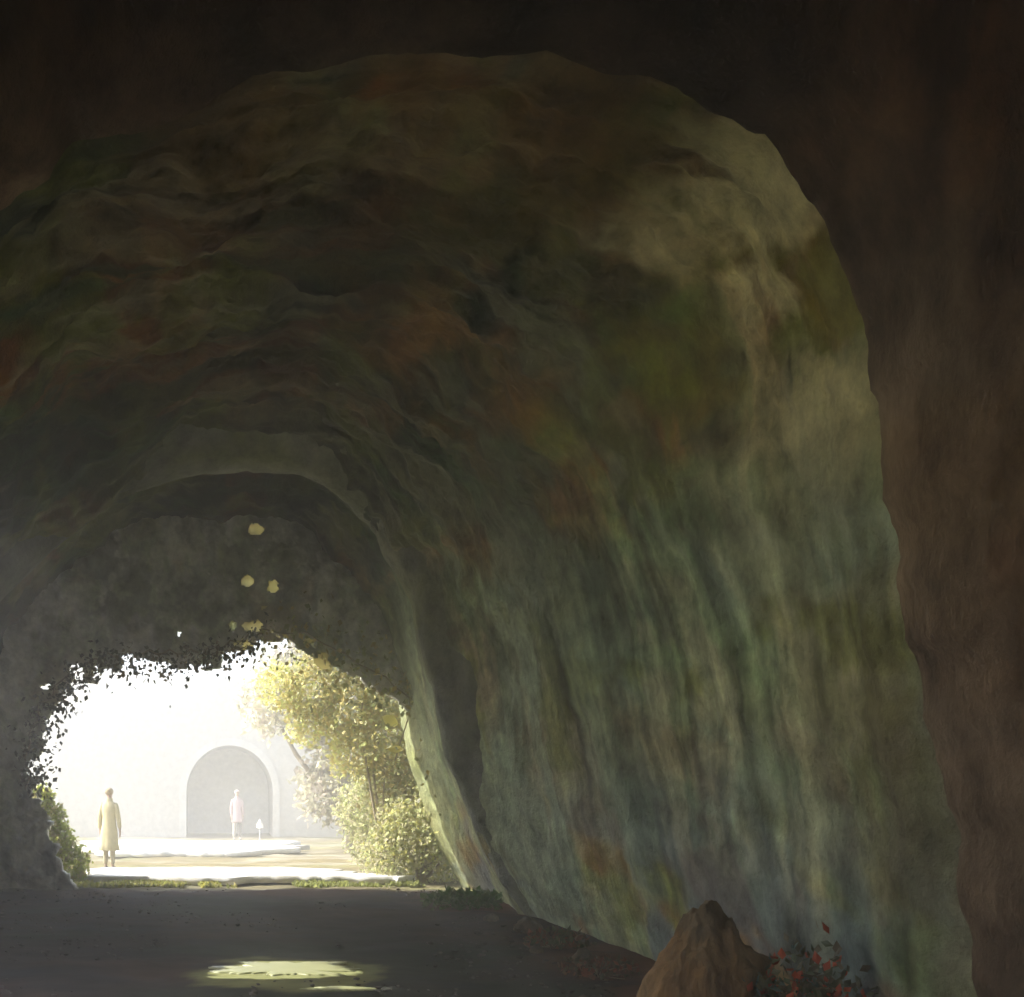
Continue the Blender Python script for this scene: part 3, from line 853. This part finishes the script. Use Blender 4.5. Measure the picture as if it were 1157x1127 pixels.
bm_names = 0
rr_ = random.Random(3)
proto_rocks = []
for i, (x, y, z, sx, sy, sz) in enumerate([(3.05, 6.9, .04, .10, .09, .08), (3.75, 7.3, .06, .16, .14, .12), (3.45, 7.7, .04, .09, .1, .07), (3.55, 9.3, .05, .14, .12, .10),
                                          (3.3, 9.9, .03, .08, .08, .06), (3.7, 11.4, .06, .18, .15, .12), (3.5, 12.2, .04, .10, .11, .08), (2.9, 7.6, .02, .05, .06, .04)]):
    o = boulder((x, y, z), sx, sy, sz, "small rock lying in the rubble along the foot of the right wall", 620 + i, (0.20, 0.15, 0.10), (0.13, 0.12, 0.10))
    o.name = "rock"; o['category'] = "rock"; o['group'] = "small rocks along the foot of the right wall"
    o.rotation_euler = (0, 0, rr_.random() * 6)

def low_plant(loc, n, r, h, size, cols, label, group=None):
    root = empty("low_plant", loc)
    tag(root, label, "plant", group)
    a = rng.random(n) * 2 * np.pi; rr = r * np.sqrt(rng.random(n))
    p = np.stack([rr * np.cos(a), rr * np.sin(a) * .7, h * rng.random(n) * (1 - 0.5 * rr / r)], 1)
    leaf_mesh("leaves", p, size * (0.6 + 0.8 * rng.random(n)), pick(cols, n), M_dleaf, root, (0, -0.1, 0.9), 1.7, 0.8)
    stems("stem", (0, 0, -.03), [tuple(p[i]) for i in range(min(9, n))], .008, .003, M_bark, root)
    return root
RED = [(0.26, 0.085, 0.045), (0.20, 0.095, 0.055), (0.15, 0.11, 0.07), (0.12, 0.12, 0.07)]
low_plant((3.72, 6.25, 0.0), 420, .28, .75, .040, [(0.14, 0.13, 0.07), (0.12, 0.15, 0.09), (0.13, 0.13, 0.08), (0.16, 0.15, 0.10), (0.44, 0.10, 0.05), (0.14, 0.22, 0.20)], "tall weed with reddish leaves right of the cone-shaped boulder")
low_plant((3.62, 5.75, 0.0), 360, .28, .9, .040, [(0.10, 0.13, 0.08), (0.46, 0.10, 0.05), (0.14, 0.12, 0.08), (0.12, 0.14, 0.09), (0.15, 0.14, 0.1)], "red-flecked weed near the arch mouth beside the boulder")
low_plant((3.42, 8.6, 0.0), 200, .36, .2, .035, RED, "low rust-red plant on the floor edge left of the boulder")
low_plant((3.62, 10.2, 0.0), 220, .36, .22, .05, RED + [(0.13, 0.15, 0.07)], "low brownish plant midway along the foot of the right wall")
low_plant((3.5, 13.6, 0.0), 420, .55, .30, .06, [(0.10, 0.19, 0.05), (0.12, 0.21, 0.06), (0.15, 0.20, 0.07)], "green mossy tuft where the right wall meets the exit")

def pebbles(n, label):
    vv, ff = [], []
    ico = bmesh.new(); bmesh.ops.create_icosphere(ico, subdivisions=1, radius=1)
    bp = np.array([v.co[:] for v in ico.verts]); bf = [[v.index for v in f.verts] for f in ico.faces]; ico.free()
    x = rng.uniform(-3.4, 3.6, n); y = 7.6 + 8.6 * rng.random(n) ** 1.3
    keep_ = ((x - .66) / .9) ** 2 + ((y - 8.9) / .55) ** 2 > 1
    edgew = fbm(x * 1.2, y * .8, 0, 3, 909) + 0.5 * sm(1.5, 3.2, np.abs(x)) > 0.15
    cols_ = []
    for i in np.nonzero(keep_ & edgew)[0]:
        r_ = 0.008 + 0.022 * rng.random() ** 3
        q = bp * (1 + 0.25 * rng.normal(size=(len(bp), 1))) * np.array([r_ * 1.2, r_, r_ * .6]) + np.array([x[i], y[i], 0.012])
        b0 = len(vv); vv += q.tolist(); ff += [[k + b0 for k in f] for f in bf]
        cols_ += [tuple(np.array((0.11, 0.10, 0.09)) * (0.4 + rng.random()))] * len(bp)
    return tag(mesh_obj("gravel", vv, ff, M_ground, None, True, np.array(cols_)), label, "gravel", None, "stuff")
pebbles(2600, "loose dark gravel scattered over the tunnel floor")

def grass(name, n, xr, yr, hgt, cols, label):
    x = rng.uniform(*xr, n); y = rng.uniform(*yr, n)
    m = fbm(x * 1.5, y * 2.5, 0, 3, 701) > -0.15
    x, y = x[m], y[m]; n = len(x)
    p = np.stack([x, y, np.zeros(n)], 1)
    o = leaf_mesh(name, p, hgt * (0.5 + rng.random(n)), pick(cols, n), M_leaf, None, (0, 0, 1.2), 1.5, 0.5)
    return tag(o, label, "grass", None, "stuff")
grass("grass", 3600, (-2.35, 0.4), (16.35, 17.15), 0.055, [(0.44, 0.42, 0.10), (0.36, 0.38, 0.10), (0.46, 0.42, 0.16)], "short yellow-green grass along the threshold of the exit")
grass("grass", 1500, (1.4, 3.6), (16.4, 17.1), 0.05, [(0.34, 0.36, 0.12), (0.30, 0.33, 0.10)], "sparse grass at the right end of the threshold")

# ------------------------------------------------------------------ people
M_skin = plain("skin", (0.50, 0.36, 0.27), 0.6, 0.3, 0.04)
def skin_mesh(name, verts, edges, radii, mat, parent, levels=2, root=0):
    me = bpy.data.meshes.new(name)
    me.from_pydata(verts, edges, [])
    o = link(bpy.data.objects.new(name, me), parent)
    k = o.modifiers.new("skin", 'SKIN'); k.use_smooth_shade = True
    for i, r in enumerate(radii):
        me.skin_vertices[0].data[i].radius = (r, r) if not isinstance(r, tuple) else r
    me.skin_vertices[0].data[root].use_root = True
    s_ = o.modifiers.new("subdiv", 'SUBSURF'); s_.levels = levels; s_.render_levels = levels
    me.materials.append(mat)
    return o

def person(loc, rz, height, coat_mat, leg_mats, hair_mat, shoe_mat, hem, flare, label, arm_out=0.0, stride=0.0, hat=False, slim=1.0):
    k = height / 1.75
    root = empty("person", loc, rz)
    root.scale = (k * slim, k * slim, k)
    tag(root, label, "person")
    # body: faces -Y in its own axes
    v, e, r = [], [], []
    def add(p, rad, par=None):
        v.append(p); r.append(rad)
        if par is not None: e.append((par, len(v) - 1))
        return len(v) - 1
    pel = add((0, 0, .95), (.14, .10)); ab = add((0, 0, 1.12), (.125, .09), pel); ch = add((0, .01, 1.32), (.15, .105), ab)
    nb = add((0, .015, 1.46), .062, ch); nk = add((0, .005, 1.53), .056, nb)
    jaw = add((0, -.012, 1.590), (.072, .076), nk); mid = add((0, -.005, 1.655), (.092, .104), jaw); top = add((0, .003, 1.72), (.058, .07), mid)
    hands = {}
    for s_ in (-1, 1):
        out = arm_out * (1 if s_ < 0 else 0.4)
        sh = add((s_ * .165, .015, 1.41), .058, ch)
        el = add((s_ * (.225 + out * .5), .03, 1.12), .042, sh)
        wr = add((s_ * (.235 + out), -.02, .87), .027, el)
        pm = add((s_ * (.237 + out), -.035, .80), (.022, .036), wr)
        for q, (dy, ln) in enumerate(((-.030, .072), (-.011, .082), (.009, .076), (.027, .060))):
            f0 = add((s_ * (.236 + out), -.038 + dy, .765), .0095, pm)
            f1 = add((s_ * (.230 + out), -.046 + dy, .765 - ln * .5), .0085, f0)
            add((s_ * (.220 + out), -.050 + dy, .765 - ln), .007, f1)
        t0 = add((s_ * (.225 + out), -.07, .81), .011, pm)
        add((s_ * (.218 + out), -.085, .775), .009, t0)
        hp = add((s_ * .09, 0, .88), .088, pel)
        kn = add((s_ * .095, -.01 - s_ * stride * .5, .50), .058, hp)
        an = add((s_ * .10, .02 - s_ * stride, .09), .038, kn)
        add((s_ * .115, -.12 - s_ * stride, .035), .032, an)
    skin_mesh("body", v, e, r, M_skin, root, 2)
    # face: eyes, nose, mouth, ears sit on the head
    def blob(name, p, sc_, mat):
        bm = bmesh.new(); bmesh.ops.create_uvsphere(bm, u_segments=10, v_segments=8, radius=1)
        bmesh.ops.scale(bm, vec=sc_, verts=bm.verts); bmesh.ops.translate(bm, vec=p, verts=bm.verts)
        me = bpy.data.meshes.new(name); bm.to_mesh(me); bm.free(); me.materials.append(mat)
        me.polygons.foreach_set("use_smooth", [True] * len(me.polygons))
        return link(bpy.data.objects.new(name, me), root)
    for s_ in (-1, 1):
        blob("eye", (s_ * .028, -.085, 1.655), (.011, .008, .007), M_eye)
        blob("ear", (s_ * .074, .005, 1.645), (.010, .018, .028), M_skin)
    blob("nose", (0, -.097, 1.63), (.011, .018, .022), M_skin)
    blob("mouth", (0, -.080, 1.592), (.022, .008, .006), M_lip)
    # hair: cap over the skull
    bm = bmesh.new(); bmesh.ops.create_uvsphere(bm, u_segments=24, v_segments=16, radius=1)
    for vv in bm.verts:
        vv.co = Vector((vv.co.x * .106, vv.co.y * .118 + .016, vv.co.z * .084 + 1.690))
        if vv.co.y < -.03 and vv.co.z < 1.70: vv.co.y = -.03
        if vv.co.z < 1.62: vv.co.z = 1.62 + (vv.co.z - 1.62) * .5
    if hat:
        for vv in bm.verts:
            if vv.co.z > 1.72: vv.co.z += (vv.co.z - 1.72) * 1.2; vv.co.x *= .9
    me = bpy.data.meshes.new("hair"); bm.to_mesh(me); bm.free(); me.materials.append(hair_mat)
    me.polygons.foreach_set("use_smooth", [True] * len(me.polygons))
    link(bpy.data.objects.new("hair", me), root)
    # coat: skirted body with two sleeves
    prof = [(1.545, .082, .082), (1.535, .092, .092), (1.48, .088, .08), (1.455, .13, .09), (1.41, .19, .115), (1.30, .20, .14), (1.12, .165, .13), (1.0, .175, .14), (.85, .205, .16), (.70, .22, .175), ((.70 + hem) / 2, .23, .185), (hem + .01, .235 + flare, .19 + flare), (hem, .225 + flare, .18 + flare), (hem + .06, .20 + flare, .16 + flare)]
    n = 40
    cv, cf = [], []
    for j, (z, rx, ry) in enumerate(prof):
        for i in range(n):
            a = 2 * math.pi * i / n
            fold = 1 + (0.045 * math.sin(a * 7 + 1) + .02 * math.sin(a * 13)) * max(0, min(1, (1.0 - z) / .5))
            cv.append((rx * fold * math.cos(a), .012 + ry * fold * math.sin(a), z))
    for j in range(len(prof) - 1):
        cf += [[j * n + i, (j + 1) * n + i, (j + 1) * n + (i + 1) % n, j * n + (i + 1) % n] for i in range(n)]
    mesh_obj("coat", cv, cf, coat_mat, root)
    for s_ in (-1, 1):
        out = arm_out * (1 if s_ < 0 else 0.4)
        skin_mesh("sleeve", [(s_ * .13, .015, 1.40), (s_ * .175, .015, 1.395), (s_ * (.228 + out * .5), .03, 1.12), (s_ * (.236 + out), -.018, .88)], [(0, 1), (1, 2), (2, 3)], [.07, .075, .062, .05], coat_mat, root, 2)
        skin_mesh("trouser_leg", [(s_ * .085, 0, .92), (s_ * .095, -.01 - s_ * stride * .5, .50), (s_ * .10, .02 - s_ * stride, .10)], [(0, 1), (1, 2)], [.105, .078, .062], leg_mats[0 if s_ < 0 else 1], root, 2)
        skin_mesh("shoe", [(s_ * .10, .05 - s_ * stride, .045), (s_ * .105, -.04 - s_ * stride, .045), (s_ * .118, -.15 - s_ * stride, .035)], [(0, 1), (1, 2)], [.045, .045, .036], shoe_mat, root, 2)
    return root
M_eye = plain("eye_dark", (0.05, 0.04, 0.03), 0.3, 0.5, 0.0)
M_lip = plain("lips", (0.40, 0.22, 0.19), 0.5, 0.3, 0.0)
M_coat1 = plain("tan_wool", (0.54, 0.48, 0.29), 0.95, 0.1, 0.1, 14)
M_trou1 = plain("tan_trousers", (0.46, 0.41, 0.28), 0.9, 0.1, 0.08, 14)
M_hair1 = plain("light_brown_hair", (0.40, 0.32, 0.19), 0.7, 0.3, 0.1, 20)
M_shoe1 = plain("grey_shoe", (0.30, 0.27, 0.24), 0.6, 0.3, 0.05)
M_coat2 = plain("pink_cloth", (0.52, 0.40, 0.39), 0.95, 0.1, 0.06, 14)
M_dark2 = plain("dark_trousers", (0.16, 0.15, 0.13), 0.9, 0.1, 0.05)
M_pale2 = plain("pale_trousers", (0.52, 0.50, 0.44), 0.9, 0.1, 0.05)
M_hair2 = plain("fair_hair", (0.60, 0.50, 0.46), 0.8, 0.2, 0.05, 20)
person((-2.14, 20.2, 0.0), R(168), 1.68, M_coat1, (M_trou1, M_trou1), M_hair1, M_shoe1, .42, .03,
       "person in a long tan coat standing in the light at the left of the exit", arm_out=.03, stride=.04, slim=.88)
person((0.80, 31.6, 0.02), R(10), 1.62, M_coat2, (M_pale2, M_dark2), M_hair2, M_shoe1, .62, -.03,
       "person in a pale pink coat standing before the far archway", arm_out=0.0, stride=.08, hat=False, slim=.9)

# ------------------------------------------------------------------ haze
def haze(density):
    m = bpy.data.materials.new("haze")
    m.use_nodes = True
    t = m.node_tree
    t.nodes.remove(t.nodes["Principled BSDF"])
    pv = N(t, "ShaderNodeVolumePrincipled")
    pv.inputs["Color"].default_value = (0.97, 0.97, 0.95, 1)
    pv.inputs["Density"].default_value = density
    pv.inputs["Anisotropy"].default_value = 0.2
    t.links.new(pv.outputs[0], t.nodes["Material Output"].inputs["Volume"])
    bm = bmesh.new(); bmesh.ops.create_cube(bm, size=1)
    bmesh.ops.scale(bm, vec=(312, 312, 12.5), verts=bm.verts)
    bmesh.ops.translate(bm, vec=(0, 0, 12.5 / 2 - 1.2), verts=bm.verts)
    me = bpy.data.meshes.new("haze"); bm.to_mesh(me); bm.free(); me.materials.append(m)
    o = link(bpy.data.objects.new("haze", me))
    tag(o, "bright white haze filling the sunlit space beyond the tunnel", "haze", None, "stuff")
HAZE = 0.021
if HAZE > 0:
    haze(HAZE)
